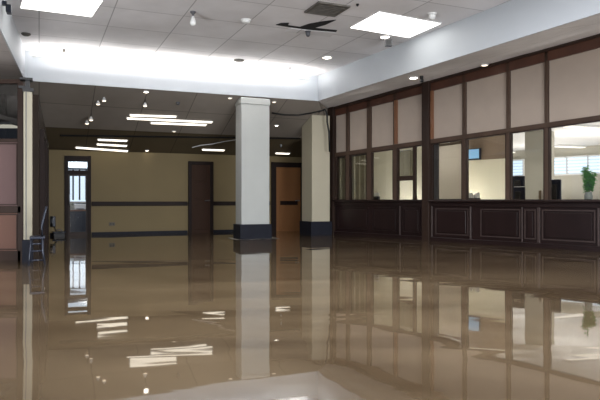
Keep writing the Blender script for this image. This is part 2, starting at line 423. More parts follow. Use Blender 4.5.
# ------------------------------------------------------------------ left side wall and partition
LW0, LW1 = V(-4.42, 10.15), V(-6.97, 16.66)
LU = (LW1-LW0).normalized(); LNn = V(LU.y, -LU.x)
LWF = Frame(LW0, LU, LNn); LL = (LW1-LW0).length
mb = MB().box(LWF, 0, LL-.05, -.12, 0, FLOOR, (2.78, 2.5))
tag(obj('wall_left', mb, M['darkwall']), 'dark side wall running back to the glazed door', kind='structure')
for i, (q0, q1) in enumerate(((.5, 1.7), (2.3, 3.5))):
    d = empty('door_%d' % (4+i), LWF.p(q0, 0, 0), None, None, None, 'structure')
    f = MB().box(LWF, q0, q0+.1, 0, .07, FLOOR, 2.25); f.box(LWF, q1-.1, q1, 0, .07, FLOOR, 2.25); f.box(LWF, q0+.1, q1-.1, 0, .07, 2.15, 2.25)
    obj('door_frame', f, M['rail'], d); obj('door_leaf', MB().box(LWF, q0+.1, q1-.1, 0, .02, FLOOR, 2.15), M['doorbrown'], d)
# glazed partition on the far left
PF = Frame((0, 10.0), (1,0), (0,-1))      # b towards the camera
def px(x): return (x-300)/F*10.0
def pz(y): return H+(200-y)/F*10.0
pt = empty('glazed_partition', (px(0), 10.0, FLOOR), 'dark framed partition with smoky glass over pink and terracotta panels at the left edge', 'partition')
f = MB()
x0, x1 = -7.6, px(24.6)
f.box(PF, px(19), x1, -.06, .06, FLOOR, pz(80)); f.box(PF, x0, px(19), -.06, .06, pz(84), pz(80))
f.box(PF, x0, px(19), -.06, .06, pz(142.5), pz(139)); f.box(PF, x0, px(22.5), -.06, .06, pz(213), pz(206)); f.box(PF, x0, px(22.5), -.06, .06, FLOOR, pz(250.5))
f.box(PF, px(-42), px(-38), -.06, .06, FLOOR, pz(80)); f.box(PF, x0, x0+.08, -.06, .06, FLOOR, pz(80))
obj('frame', f, M['wood'], pt, bevel=.006)
obj('glass_pane', MB().box(PF, x0+.08, px(19), -.005, .005, pz(139), pz(84)), M['darkglass'], pt)
obj('upper_panel', MB().box(PF, x0+.08, px(19), -.03, .03, pz(206), pz(142.5)), M['pink'], pt)
obj('lower_panel', MB().box(PF, x0+.08, px(19), -.03, .03, pz(250.5), pz(213)), M['brick'], pt)
f = MB()
for ya, yb in ((143.5, 205), (214, 249.5)):
    f.box(PF, px(17.4), px(18.4), .03, .042, pz(yb), pz(ya)); f.box(PF, px(-36), px(17.4), .03, .042, pz(ya+1), pz(ya)); f.box(PF, px(-36), px(17.4), .03, .042, pz(yb), pz(yb-1))
obj('panel_bead', f, M['wood'], pt)
# dark back room behind the smoky glass
tag(obj('wall_left_room', MB().box(PF, -9, -6.15, -2.6, -2.5, FLOOR, 3.2), M['darkwall']), kind='structure')
t = empty('fluorescent_light', (-6.4, 11.4, 2.4), 'glowing box added behind the smoky glass to imitate a reflected light panel', 'ceiling light')  # added glow in place of a light panel mirrored in the glass
obj('housing', MB().box(PF, -7.2, -5.40, -1.75, -1.25, 2.42, 2.465), M['white'], t); obj('diffuser', MB().box(PF, -7.15, -5.44, -1.7, -1.3, 2.40, 2.42), M['tube_light'], t)
tag(obj('ceiling_left_room', MB().box(PF, -9, -5.42, -1.8, -.1, 2.47, 2.55), M['under']), kind='structure')
# end post with black foot
po = empty('end_post', (-4.4, 9.75, FLOOR), 'slim cream post with blue black foot at the end of the glazed partition', 'post')
PO = Frame((-4.385, 9.62), RD, DD)
obj('shaft', MB().box(PO, -.045, .085, 0, .26, .36, 2.74), M['post_paint'], po, bevel=.008)
obj('foot', MB().box(PO, -.065, .10, -.02, .28, FLOOR, .36), M['black_base'], po, bevel=.01)
obj('seam_strip', MB().box(PO, -.012, .0, -.012, 0, .36, 2.74), M['grey'], po)
br = MB().box(PO, -.06, .10, -.01, .27, 2.74, 2.80); br.box(PO, -.02, .05, .05, .15, 2.80, 2.93); br.box(PO, -.10, .09, .0, .2, 2.93, 2.965)
br.box(PO, -.12, -.02, .06, .12, 2.80, 2.84)
obj('bracket', br, M['black'], po)

# ------------------------------------------------------------------ columns
def column(nm, cx, Y, wf, dp, base_top, ztop, lab, mt):
    """cx: plan point of the front-left edge; front face along RD, left face along DD"""
    c = empty(nm, (cx, Y, FLOOR), lab, 'column')
    fr = Frame((cx, Y), RD, DD)
    obj('shaft', MB().box(fr, 0, wf, 0, dp, base_top, ztop), mt, c, bevel=.012)
    obj('base', MB().box(fr, -.05, wf+.05, -.05, dp+.05, FLOOR, base_top), M['black_base'], c, bevel=.012, label='blue black base')
    return c, fr
zb = H+(200-224.5)/F*15.3
c1, f1 = column('column', (241.5-300)/F*15.25, 15.25, .76, .50, zb, ZS-.05, 'square cream column with blue black base standing free in front of the back doors', M['column'])
cap = MB().box(f1, -.018, .778, -.018, .518, 3.45, 3.61)
obj('capital', cap, M['column'], c1, bevel=.015)
zb = H+(200-221.5)/F*17.0
c2, f2 = column('column', (312-300)/F*16.85, 16.85, .56, .72, zb, 3.40, 'cream column with blue black base standing against the end of the teller wall', M['column_beige'])
# foam line round the base of the free column
mb = MB(); n_ = 96; ri, ro = [], []
for i in range(n_):
    a = 2*math.pi*i/n_; ca, sa_ = math.cos(a), math.sin(a); q = max(abs(ca)/.50, abs(sa_)/.35); r = 1/q
    w_ = .05+.05*math.sin(3*a+1)**2+.04*math.sin(7*a)**2
    ri.append(f1.p(.4+ca*r, .25+sa_*r, .006)); ro.append(f1.p(.4+ca*(r+w_), .25+sa_*(r+w_), .006))
for i in range(n_):
    k = (i+1) % n_; mb.poly([ri[i], ro[i], ro[k], ri[k]])
M['foam'] = mat('pale scum', (150,146,138), .5, .3, 14)
tag(obj('scum', mb, M['foam']), 'pale scum floating on the water round the free standing column base', 'scum', kind='stuff')

# ------------------------------------------------------------------ teller wall
PT = rw_line((345,114), (600,48)); PB = rw_line((336,153), (600,115.5)); GT = rw_line((336,157), (600,120.3))
GB = 1.0
END = 12.0
wr = empty('wall_right', RW.p(0,0,FLOOR), 'timber framed teller wall with tan panels over the windows', None, None, 'structure')
s0 = S(330.5)
def wq(mb, sa, sb, n0, n1, lo, hi):
    g = lambda q, s: q(s) if callable(q) else q
    return mb.box(RW, sa, sb, n0, n1, (g(lo, sa), g(lo, sb)), (g(hi, sa), g(hi, sb)))
obj('header', wq(MB(), s0, END, -.08, .05, PT, lambda s: J(s)+.02), M['redwood'], wr)
obj('top_moulding', wq(MB(), s0, END, -.08, .09, lambda s: J(s)-.09, lambda s: J(s)+.01), M['wood'], wr)
obj('transom_rail', wq(MB(), s0, END, -.08, .06, GT, PB), M['mullion'], wr, bevel=.008)
MUL = [(347, 350.3), (368, 372.2), (394.3, 398), (463.3, 467), (507.3, 511), (545.5, 549.6)]
for i, (xa, xb) in enumerate(MUL):
    obj('mullion', wq(MB(), S(xa), S(xb)-.01, -.08, .05, GB, lambda s: J(s)-.02), M['mullion'], wr, bevel=.008)
s600 = S(604); ext = [(8.35, 8.47), (10.1, 10.22)]
for sa, sb in ext: obj('mullion', wq(MB(), sa, sb, -.08, .05, GB, lambda s: J(s)-.02), M['mullion'], wr, bevel=.008)
obj('post', wq(MB(), S(330.5), S(336.5), -.1, .14, FLOOR, lambda s: J(s)-.01), M['wood'], wr, bevel=.01)
obj('post', wq(MB(), S(424.8), S(432), -.1, .13, FLOOR, lambda s: J(s)-.01), M['wood'], wr, bevel=.015)
obj('end_panel', wq(MB(), 10.22, END, -.08, .0, FLOOR, J), M['tan'], wr)
# tan panels, then strips coloured orange to paint warm light on the timber
tans = [(336.5,347),(350.3,368),(372.2,394.3),(398,424.5),(432.3,463.3),(467,507.3),(511,545.5)]
for xa, xb in tans: obj('infill_panel', wq(MB(), S(xa), S(xb), -.05, .01, PB, PT), M['tan'], wr)
obj('infill_panel', wq(MB(), S(549.6), 8.35, -.05, .01, PB, PT), M['tan'], wr); obj('infill_panel', wq(MB(), 8.47, 10.1, -.05, .01, PB, PT), M['tan'], wr)
for xa, xb in ((396.2, 398.2), (432.4, 434.2)):
    obj('lit_edge_strip', wq(MB(), S(xa), S(xb), .0, .085, PB, PT), M['orangewood'], wr, label='timber strip coloured orange to look warmly lit')
# window bays
bays = [(336.5,347),(350.3,368),(372.2,394.3),(398,424.5),(432.3,463.3),(467,507.3),(511,545.5),(549.6,None),]
wlabs = ['narrow dim teller window beside the far column', 'dim teller window with grey green vertical blind', 'teller window with warm cream wall behind it', 'teller window with cross bar beside the thick timber post',
         'teller window closed by a cream roller blind', 'teller window showing the blue wall screen', 'teller window showing the office pillar', 'teller window with the green plant behind it']
for i, (xa, xb) in enumerate(bays):
    sa = S(xa); sb = S(xb) if xb else 8.35
    w = empty('window_%d' % (i+1), RW.p(sa, 0, GB), wlabs[i], None, None, 'structure')
    e = .022
    f = wq(MB(), sa, sa+e, -.04, .05, GB, GT); wq(f, sb-e, sb, -.04, .05, GB, GT); wq(f, sa+e, sb-e, -.04, .05, lambda s: GT(s)-e, GT); wq(f, sa+e, sb-e, -.04, .05, GB, GB+e*.6)
    if i == 3:
        sc_ = S(414); wq(f, sc_, sc_+.06, -.04, .05, GB+e*.6, lambda s: GT(s)-e)
        obj('cross_bar', wq(MB(), sa+e, sc_, -.05, .06, rw_z(406,180.5), rw_z(406,176)), M['wood'], w)
    obj('window_frame', f, M['wood'] if i != 4 else M['wood'], w)
    if i == 4: obj('jamb', wq(MB(), sa+e, sa+.13, -.10, -.04, GB, lambda s: GT(s)-e), M['grey'], w, label='pale grey inner jamb')
    obj('pane', wq(MB(), sa+e, sb-e, -.005, .005, GB+e*.6, lambda s: GT(s)-e), M['glass'], w)
sill = wq(MB(), s0, END, -.5, .16, GB-.045, GB)
# counters (far, dim section and near section)
def counter(lab, sa, sb, panels, stiles):
    c = empty('teller_counter', RW.p(sa, 0, FLOOR), lab, 'counter')
    obj('counter_top', wq(MB(), sa, sb, -.5, .17, GB-.05, GB), M['panelwood'], c, bevel=.012)
    obj('carcass', wq(MB(), sa, sb, -.45, .05, FLOOR, GB-.05), M['panelwood'], c)
    obj('top_rail', wq(MB(), sa, sb, .05, .09, .845, GB-.05), M['panelwood'], c, bevel=.01)
    obj('plinth', wq(MB(), sa, sb, .05, .10, FLOOR, .10), M['panelwood'], c, bevel=.012)
    for xa, xb in stiles:
        a_, b_ = S(xa), S(xb)
        obj('stile', wq(MB(), a_, b_, .05, .085, .10, .845), M['edge'], c, bevel=.01)
    for xa, xb in panels:
        a_, b_ = S(xa), (S(xb) if xb < 700 else 8.3)
        q = MB(); e = .05
        wq(q, a_, a_+e*.45, .05, .075, .17, .80); wq(q, b_-e*.45, b_, .05, .075, .17, .80)
        wq(q, a_+e*.45, b_-e*.45, .05, .075, .17, .195); wq(q, a_+e*.45, b_-e*.45, .05, .075, .775, .80)
        pn = obj('raised_panel', wq(MB(), a_+.07, b_-.07, .05, .07, .225, .745), M['panelwood'], c, bevel=.012)
        obj('panel_moulding', q, M['edge'] if xa > 430 else M['panelwood'], pn)  # painted highlight tone only on the near counter's mouldings
    return c
counter('dark panelled teller counter between the far column and the thick timber post', S(336.5), S(424.5),
        [(339,370),(374,399.5),(404.5,422)], [(401, 402.2)])
counter('dark panelled teller counter under the plant and cream blind windows', S(432.3), END,
        [(437,470),(482,522),(526,537.5),(543.5,597)], [(432.8,434.3),(471.3,473),(523.2,524.4),(538.8,541.8),(599,601.2)])

# ------------------------------------------------------------------ offices behind the teller wall
OC = 2.78
sp = S(428)
mb = MB().box(RW, -4.5, 15, -8.15, -8.0, FLOOR, OC)
tag(obj('wall_office_back', mb, M['office_wall']), kind='structure')
tag(obj('wall_office_divide', MB().hexa([RW.p(*q) for q in ((sp-.05,-.5,FLOOR),(sp+.05,-.5,FLOOR),(sp-5.2,-8,FLOOR),(sp-5.3,-8,FLOOR),(sp-.05,-.5,OC),(sp+.05,-.5,OC),(sp-5.2,-8,OC),(sp-5.3,-8,OC))]), M['office_cream']), kind='structure')
tag(obj('wall_office_left', MB().box(RW, -.75, -.65, -1.7, -.1, FLOOR, OC), M['office_cream']), kind='structure')
tag(obj('wall_office_right', MB().box(RW, 14.8, 15, -8, -.1, FLOOR, OC), M['office_wall']), kind='structure')
tag(obj('ceiling_office', MB().box(RW, -4.5, 15, -8.15, -.085, OC, OC+.1), M['office_ceil']), kind='structure')
# cream wall behind bay 3, dim bays
tag(obj('wall_office_front', MB().box(RW, -.65, sp-.95, -1.7, -1.6, FLOOR, OC), M['office_cream']), kind='structure')
def blind_strips(lab, xa, xb, mt, n=-.14, k=8, grp=None):
    b = empty('vertical_blind', RW.p(S(xa, n), n, GB), lab, 'blind')
    sa, sb = S(xa, n), S(xb, n); st = (sb-sa)/k
    for q in range(k):
        obj('strip', wq(MB(), sa+q*st+.004, sa+(q+1)*st-.008, n-.012+.014*(q%2), n-.006+.014*(q%2), GB+.01, lambda s: GT(s)-.03), mt, b)
    obj('head_rail', wq(MB(), sa, sb, n-.03, n+.03, lambda s: GT(s)-.035, lambda s: GT(s)+.01), M['grey'], b)
    return b
blind_strips('grey green vertical blind in the narrow window beside the far column', 336, 348.5, M['vblind'], k=5)
blind_strips('grey green vertical blind in the second teller window from the far column', 350, 370, M['vblind'], k=8)
dr = empty('drape', RW.p(S(406,-.2), -.2, GT(S(406))), 'greenish grey drape hanging behind the upper half of the cross barred window', 'drape')
sa, sb = S(399,-.2), S(414,-.2); m = MB(); zl = rw_z(406,177,-.2); nf = 24
for q in range(nf):
    g = lambda k: (-.2+.025*math.sin(k*1.7))
    a_, b_ = sa+(sb-sa)*q/nf, sa+(sb-sa)*(q+1)/nf
    m.poly([RW.p(a_, g(q), zl), RW.p(b_, g(q+1), zl), RW.p(b_, g(q+1), GT(b_)-.05), RW.p(a_, g(q), GT(a_)-.05)])
obj('cloth', m, M['vblind'], dr, smooth=True); obj('curtain_rod', MB().tube([RW.p(sa, -.2, GT(sa)-.05), RW.p(sb, -.2, GT(sb)-.05)], .012), M['metal'], dr)
# roller blind in bay 5
rb = empty('roller_blind', RW.p(S(434), -.12, 2.3), 'cream roller blind pulled down behind the window right of the thick post', 'blind')
obj('cloth', wq(MB(), S(434.5,-.12), S(466,-.12), -.125, -.118, GB+.02, lambda s: GT(s)-.08), M['blind'], rb)
obj('bottom_bar', wq(MB(), S(434.5,-.12), S(466,-.12), -.135, -.11, GB, GB+.025), M['grey'], rb)
obj('roller', MB().tube([RW.p(S(434.5,-.12), -.12, GT(S(434))-.05), RW.p(S(466,-.12), -.12, GT(S(465))-.05)], .03, 10), M['bulkhead'], rb)
# partition + bulkhead behind bay 6
pn = -1.5
zpt = rw_z(487, 159.5, pn)
tag(obj('wall_office_screen', MB().box(RW, S(450,pn), S(508.5,pn), pn-.1, pn, FLOOR, zpt), M['office_cream']), 'cream office partition below the blue screen', kind='structure')
tag(obj('trim_3', MB().box(RW, S(450,pn), S(508.5,pn), pn-.1, pn+.0, zpt, OC), M['bulkhead']), 'brown bulkhead over the cream office partition', kind='structure')
# wall screen
tv = empty('wall_screen', RW.p(S(474,pn), pn, rw_z(474,158,pn)), 'small wall mounted screen glowing blue high in the office', 'screen')
q0, q1 = S(467.6,pn+.12), S(479.8,pn+.12); z0, z1 = rw_z(474,160,pn+.12), rw_z(474,148.5,pn+.12)
obj('casing', MB().box(RW, q0, q1, pn+.05, pn+.11, z0, z1), M['navy'], tv, bevel=.008)
obj('display', MB().box(RW, q0+.03, q1-.03, pn+.11, pn+.114, z0+.04, z1-.02), M['screen'], tv)
obj('bracket', MB().box(RW, (q0+q1)/2-.04, (q0+q1)/2+.04, pn, pn+.06, z0+.08, z1-.08), M['black'], tv)
# documents on the inner ledge
dc = empty('document_holder', RW.p(S(473,-.3), -.3, GB), 'white document holder with papers on the inner ledge below the blue screen', 'document holder')
q0, q1 = S(468.3,-.3), S(478.5,-.3); w = (q1-q0)
for q in range(3): obj('paper_stack', MB().box(RW, q0+q*w/3+.01, q0+(q+1)*w/3-.01, -.36, -.28, GB+.01, GB+.12+.05*((q+1)%2)), M['white'], dc)
obj('tray', MB().box(RW, q0, q1, -.38, -.26, GB, GB+.05), M['grey'], dc)
dc = empty('leaflet_holder', RW.p(S(376,-.3), -.3, GB), 'pale blue leaflet holder on the inner ledge of the warm cream window', 'leaflet holder')
q0, q1 = S(373.8,-.3), S(379,-.3)
obj('stand', MB().box(RW, q0, q1, -.34, -.28, GB, GB+.1), M['steelblue'], dc); obj('leaflets', MB().box(RW, q0+.015, q1-.015, -.33, -.3, GB+.1, GB+.2), M['white'], dc)
# office pillar
pn = -2.6
oc = empty('column', RW.p(S(526,pn), pn, FLOOR), 'cream office pillar seen through the teller windows', 'column')
obj('shaft', MB().box(RW, S(524.5,pn), S(545,pn), pn-.5, pn, FLOOR, OC), M['office_wall'], oc, bevel=.02)
obj('skirting', MB().box(RW, S(524.5,pn)-.015, S(545,pn)+.015, pn-.515, pn+.015, FLOOR, .1), M['black_base'], oc)
# far office windows with blinds
def obx(x0, x1, n=-8.0): return S(x0, n), S(x1, n)
zt_, zb_ = rw_z(575,157.5,-8), rw_z(575,173.5,-8)
k = 0
for lab, xa, xb in (('bright office window with lowered slats behind the office pillar', 510, 523.5), ('bright office window with lowered slats above the dark monitor', 546, 567), ('bright office window with lowered slats left of the plant', 569, 588),
                    ('bright office window with lowered slats right of the plant', 590, 612)):
    sa, sb = obx(xa, xb)
    w = empty('window_%d' % (10+k), RW.p(sa, -8, zb_), lab, None, None, 'structure'); k += 1
    obj('pane', MB().box(RW, sa, sb, -8, -7.985, zb_, zt_), M['sky_pane'], w)
    f = MB().box(RW, sa-.05, sa, -8, -7.93, zb_-.05, zt_+.05); f.box(RW, sb, sb+.05, -8, -7.93, zb_-.05, zt_+.05); f.box(RW, sa, sb, -8, -7.93, zb_-.05, zb_); f.box(RW, sa, sb, -8, -7.93, zt_, zt_+.05)
    obj('window_frame', f, M['white'], w)
    b = empty('venetian_blind', RW.p(sa, -7.9, zt_), lab.replace('bright office window with lowered slats', 'white slatted blind on the office window'), 'blind', 'slatted blinds on the office windows')
    m = MB(); nsl = 5
    for q in range(nsl):
        zz = zb_ + (zt_-zb_)*(q+.5)/nsl; h = (zt_-zb_)/nsl*.30
        m.hexa([RW.p(sa,-7.92,zz-h), RW.p(sb,-7.92,zz-h), RW.p(sb,-7.90,zz-h*.8), RW.p(sa,-7.90,zz-h*.8), RW.p(sa,-7.92,zz+h), RW.p(sb,-7.92,zz+h), RW.p(sb,-7.90,zz+h*1.2), RW.p(sa,-7.90,zz+h*1.2)])
    obj('slats', m, M['slat'], b); obj('head_rail', MB().box(RW, sa, sb, -7.93, -7.87, zt_, zt_+.04), M['white'], b)
# desk with monitors
dk = empty('office_desk', RW.p(S(535,-.9), -.9, FLOOR), 'grey office desk behind the near teller windows', 'desk')
d0, d1_ = S(508,-.9), S(578,-.9)
obj('desk_top', MB().box(RW, d0, d1_, -1.5, -.52, .70, .74), M['grey'], dk, bevel=.006)
for q in (d0+.05, d1_-.1):
    for b_ in (-1.45, -.6): obj('leg', MB().box(RW, q, q+.05, b_, b_+.05, FLOOR, .70), M['steelblue'], dk)
def monitor(xa, xb, yt, n, lab):
    sa, sb = S(xa, n), S(xb, n); zt = rw_z((xa+xb)/2, yt, n); m_ = (sa+sb)/2
    t = empty('monitor', RW.p(m_, n, .74), lab, 'monitor')
    obj('casing', MB().box(RW, sa, sb, n-.05, n, .90, zt), M['navy'], t, bevel=.012)
    obj('top_edge', MB().box(RW, sa+.02, sb-.02, n-.04, n-.01, zt, zt+.012), M['white'], t)
    obj('rear_hump', MB().box(RW, sa+(sb-sa)*.25, sb-(sb-sa)*.25, n, n+.05, 1.0, zt-.1), M['black'], t, bevel=.02)
    obj('stand', MB().box(RW, m_-.03, m_+.03, n-.03, n, .76, .95), M['black'], t)
    obj('foot', MB().box(RW, m_-.12, m_+.12, n-.1, n+.06, .74, .76), M['black'], t, bevel=.006)
monitor(511.6, 524, 176, -1.3, 'dark monitor on the office desk left of the office pillar')
monitor(550, 560.5, 179.5, -.95, 'tall dark monitor on the office desk under the slatted blinds')
monitor(513, 524.5, 187, -.8, 'lower dark monitor in front on the office desk left of the pillar')
cbx = empty('carton', RW.p(S(545,-.7), -.7, .74), 'small brown carton on the office desk beside the tall dark monitor', 'box')
q0, q1 = S(540.5,-.7), S(548,-.7)
obj('carton_body', MB().box(RW, q0, q1, -.85, -.62, .74, rw_z(544,190.5,-.7)), M['cardboard'], cbx)
obj('packing_tape', MB().box(RW, (q0+q1)/2-.02, (q0+q1)/2+.02, -.855, -.615, .9, rw_z(544,190.3,-.7)), M['blind'], cbx)
# plant
n = -.28; sc0 = S(588.5, n); pb = RW.p(sc0, n, GB)
pl = empty('potted_plant', pb, 'bushy green plant in a pale vase on the inner ledge', 'plant')
vs = MB().lathe(pb, [(.05,0),(.075,.02),(.08,.08),(.06,.14),(.065,.16),(.055,.155)], 20)
obj('vase', vs, M['vase'], pl, smooth=True)
ht = rw_z(588, 165, n)-GB
sm, lf = MB(), MB()
for i in range(26):
    a = random.uniform(0, 6.28); r = random.uniform(.02, .09); tz = ht*random.uniform(.55, .97)
    p0 = pb + V(random.uniform(-.02,.02), random.uniform(-.02,.02), .1); p3 = pb + V(math.cos(a)*r, math.sin(a)*r, tz)
    p1 = p0.lerp(p3, .5) + V(0,0,.06); sm.tube([p0, p1, p3], .005, 5)
    for j in range(20):
        u = .28+.72*j/19; base = p0.lerp(p3, u)
        aa = a + random.uniform(-2.2, 2.2); ln = random.uniform(.07, .13); up = random.uniform(-.3, .8)
        d = V(math.cos(aa), math.sin(aa), up).normalized(); w = d.cross(V(0,0,1)).normalized()*ln*.22
        mid = base + d*ln*.45 + V(0,0,.012); tip = base + d*ln - V(0,0,ln*.15)
        lf.poly([base, mid+w, tip, mid-w])
obj('stems', sm, M['stem'], pl); obj('foliage', lf, M['leaf'], pl)
# office ceiling tubes
k = 0
def office_tube(x, y, ln, lab, ang=0):
    Y = (OC-.04-H)*F/(200-y); c = V((x-300)/F*Y, Y, OC)
    t = empty('ceiling_light', c, lab, 'ceiling light', 'office ceiling lights')
    fr = Frame(c.xy, RD if ang == 0 else T, DD if ang == 0 else N)
    obj('housing', MB().box(fr, -ln/2, ln/2, -.13, .13, OC-.05, OC), M['white'], t)
    obj('diffuser', MB().box(fr, -ln/2+.03, ln/2-.03, -.11, .11, OC-.07, OC-.05), M['office_light'], t)
office_tube(489, 141.5, 1.1, 'long office ceiling light seen above the blue screen')
office_tube(520, 152.5, 1.0, 'office ceiling light seen left of the office pillar')
office_tube(585, 127, 1.2, 'near office ceiling light seen through the plant window')
office_tube(570, 146.5, 1.2, 'far office ceiling light seen through the plant window')

# ------------------------------------------------------------------ ceiling fixtures
def panel_light(pts, lab):
    P = [on_z(x, y, ZC) for x, y in pts]
    P[3] = P[0]+P[2]-P[1]
    c = sum(P, V(0,0,0))/len(P)
    t = empty('ceiling_light', c, lab, 'ceiling light')
    I = [c+(p-c)*.985 for p in P]; O = [c+(p-c)*1.01 for p in P]; f = MB(); dn = V(0,0,-.012)
    for q in range(4):
        k = (q+1) % 4; f.hexa([O[q]+dn, O[k]+dn, I[k]+dn, I[q]+dn, O[q], O[k], I[k], I[q]])
    obj('frame', f, M['white'], t); obj('diffuser', MB().prism([p+V(0,0,-.02) for p in I], (0,0,.015)), M['panel_light'], t)
    return c
pc2 = panel_light([(350,27),(409,37),(441,23),(385,12)], 'large square glowing ceiling panel in front of the black ceiling gap')
pc1 = panel_light([(20,7),(92,16),(103,0),(32,-9)], 'large square glowing ceiling panel cut by the top edge of the photo')

def disc_light(P, r, lab, mt, grp=None, nm='downlight', ring=True):
    t = empty(nm, P, lab, 'downlight', grp)
    obj('trim_ring', MB().lathe(P, [(r*1.25,0),(r*1.25,-.015),(r,-.025),(r*.95,-.012),(r*.95,0)], 20), M['white'], t, smooth=False)
    obj('lens', MB().lathe(P+V(0,0,-.013), [(r*.95,0),(r*.6,-.014)], 20), mt, t)
disc_light(on_z(327,57,ZC), .10, 'round downlight glowing near the back corner of the tray ceiling', M['down_light'])
disc_light(on_z(385,36.3,ZC), .09, 'round downlight beside the large ceiling panel and grey hanging box', M['down_light'])
# grey box hanging beside it
P = on_z(388, 36.5, ZC)
t = empty('ceiling_speaker', P, 'grey box speaker hanging beside the large ceiling panel', 'speaker')
fr = Frame(P.xy, (1,0), (0,1))
obj('body', MB().box(fr, -.06, .08, -.06, .06, ZC-.2, ZC-.06), M['grey'], t, bevel=.01)
obj('stem', MB().tube([P, P+V(0,0,-.08)], .015), M['grey'], t); obj('grille', MB().box(fr, -.045, .065, -.064, -.06, ZC-.185, ZC-.075), M['black'], t)
# hanging bulb
P = on_z(193, 11.5, ZC)
t = empty('hanging_bulb', P, 'white teardrop bulb hanging from the tray ceiling', 'bulb')
obj('holder', MB().lathe(P, [(.05,0),(.05,-.02),(.02,-.05),(.018,-.08)], 14), M['grey'], t)
obj('bulb', MB().lathe(P+V(0,0,-.08), [(.018,0),(.035,-.05),(.055,-.11),(.05,-.15),(.02,-.175)], 16), M['white'], t, smooth=True)
def sensor(x, y, r, h, lab, mt, nm='smoke_detector', cat='detector', z=ZC, slope=False, grp=None):
    P = on_slope(x, y) if slope else on_z(x, y, z)
    t = empty(nm, P, lab, cat, grp)
    obj('base', MB().lathe(P+V(0,0,.01), [(r,0),(r,-.03)], 16), mt, t)
    obj('head', MB().lathe(P+V(0,0,-.02), [(r*.8,0),(r*.75,-h*.6),(r*.4,-h)], 16), mt, t, smooth=True)
sensor(432, 13.5, .08, .09, 'white domed detector beyond the right corner of the large ceiling panel', M['white'])
sensor(246, 20, .10, .04, 'flat pale detector on the tray ceiling between bulb and grimy vent', M['white'])
sensor(308, 30.5, .06, .10, 'small grey sensor hanging under the black ceiling gap', M['grey'], 'ceiling_sensor', 'sensor')
sensor(357.5, 4, .025, .02, 'tiny black sensor between grimy vent and large ceiling panel', M['black'], 'ceiling_sensor', 'sensor')
sensor(64, 49, .035, .06, 'small dark sensor near the back left of the tray ceiling', M['dirt'], 'ceiling_sensor', 'sensor')
sensor(290, 67.5, .03, .03, 'small dark sensor at the foot of the bright back soffit glow', M['grey'], 'ceiling_sensor', 'sensor')
sensor(26, 33.5, .09, .03, 'dark round vent at the left end of the tray ceiling', M['dirt'], 'round_vent', 'vent')
sensor(239, 60, .13, .02, 'dark oval vent near the bright back soffit', M['dirt'], 'round_vent', 'vent')
# grimy vent
P = on_z(327, 8.5, ZC); t = empty('ceiling_vent', P, 'grimy dark square vent in the tray ceiling', 'vent')
fr = Frame(P.xy, RD, DD); h = .30
f = MB(); f.box(fr,-h,h,-h,-h+.04,ZC-.03,ZC); f.box(fr,-h,h,h-.04,h,ZC-.03,ZC); f.box(fr,-h,-h+.04,-h+.04,h-.04,ZC-.03,ZC); f.box(fr,h-.04,h,-h+.04,h-.04,ZC-.03,ZC)
obj('vent_frame', f, M['dirt'], t); obj('backing', MB().box(fr,-h+.04,h-.04,-h+.04,h-.04,ZC-.006,ZC), M['void'], t)
f = MB()
for q in range(7):
    b_ = -h+.07+q*(2*h-.14)/6; f.box(fr, -h+.04, h-.04, b_-.014, b_+.014, ZC-.026, ZC-.008)
obj('grille', f, M['dirt'], t)
# broken ceiling tile with black gap
P = on_z(306, 26, ZC); t = empty('broken_ceiling_tile', P, 'sagging broken ceiling tile with a black gap behind the grimy vent', 'ceiling tile')
def cpoly(pts, dz, th): return MB().prism([on_z(x, y, ZC)+V(0,0,dz) for x, y in pts], (0,0,th))
obj('gap', cpoly([(276,24.5),(281,22.8),(289,22.6),(288,25),(300,26.6),(309,23.5),(322,21.2),(336,19.5),(325,24.5),(314,27.6),(337,30.0),(336,31.6),(308,29.2),(290,26.8)], -.012, .01), M['void'], t, label='black gap')
q = [on_z(x, y, ZC) for x, y in ((291,27.8),(336,32.0),(330,36.0),(285,31.0))]
q[0] += V(0,0,-.016); q[1] += V(0,0,-.016); q[2] += V(0,0,-.02); q[3] += V(0,0,-.02)
obj('sagging_edge', MB().prism(q, (0,0,.012)), M['tray'], t)
# cove strip along the rear soffit
sfr = Frame(CL, (CR-CL).normalized(), V((CR-CL).y, -(CR-CL).x)); Ls = (CR-CL).length
t = empty('cove_light', sfr.p(0, .05, ZC), 'long glowing light strip where the tray ceiling meets the back soffit', 'light strip')
obj('housing', MB().box(sfr, .15, Ls-.3, .0, .09, ZC-.13, ZC-.10), M['white'], t)
obj('tube', MB().box(sfr, .2, Ls-.35, .015, .05, ZC-.10, ZC-.085), M['strip_light'], t)

# lights under the right soffit
def under_pt(x, y):
    return on_z(x, y, ZS+.02)
disc_light(on_z(413.5, 77.3, ZS-.0), .085, 'round downlight in the soffit above the thick timber post', M['down_light'])
P = on_z(421.5, 77.3, ZS); t = empty('spot_head', P, 'small black spot head beside the soffit downlight', 'spotlight')
obj('base', MB().lathe(P+V(0,0,.03), [(.04,0),(.04,-.045)], 12), M['black'], t); obj('head', MB().lathe(P+V(0,0,-.015), [(.03,0),(.045,-.03),(.045,-.08),(.03,-.09)], 12), M['black'], t)
P = on_z(493, 68, ZS+.05)
disc_light(RW.p(S(493.5), .35, J(S(493.5))-.09), .07, 'thin downlight at the top edge of the teller wall', M['dim_lens'])

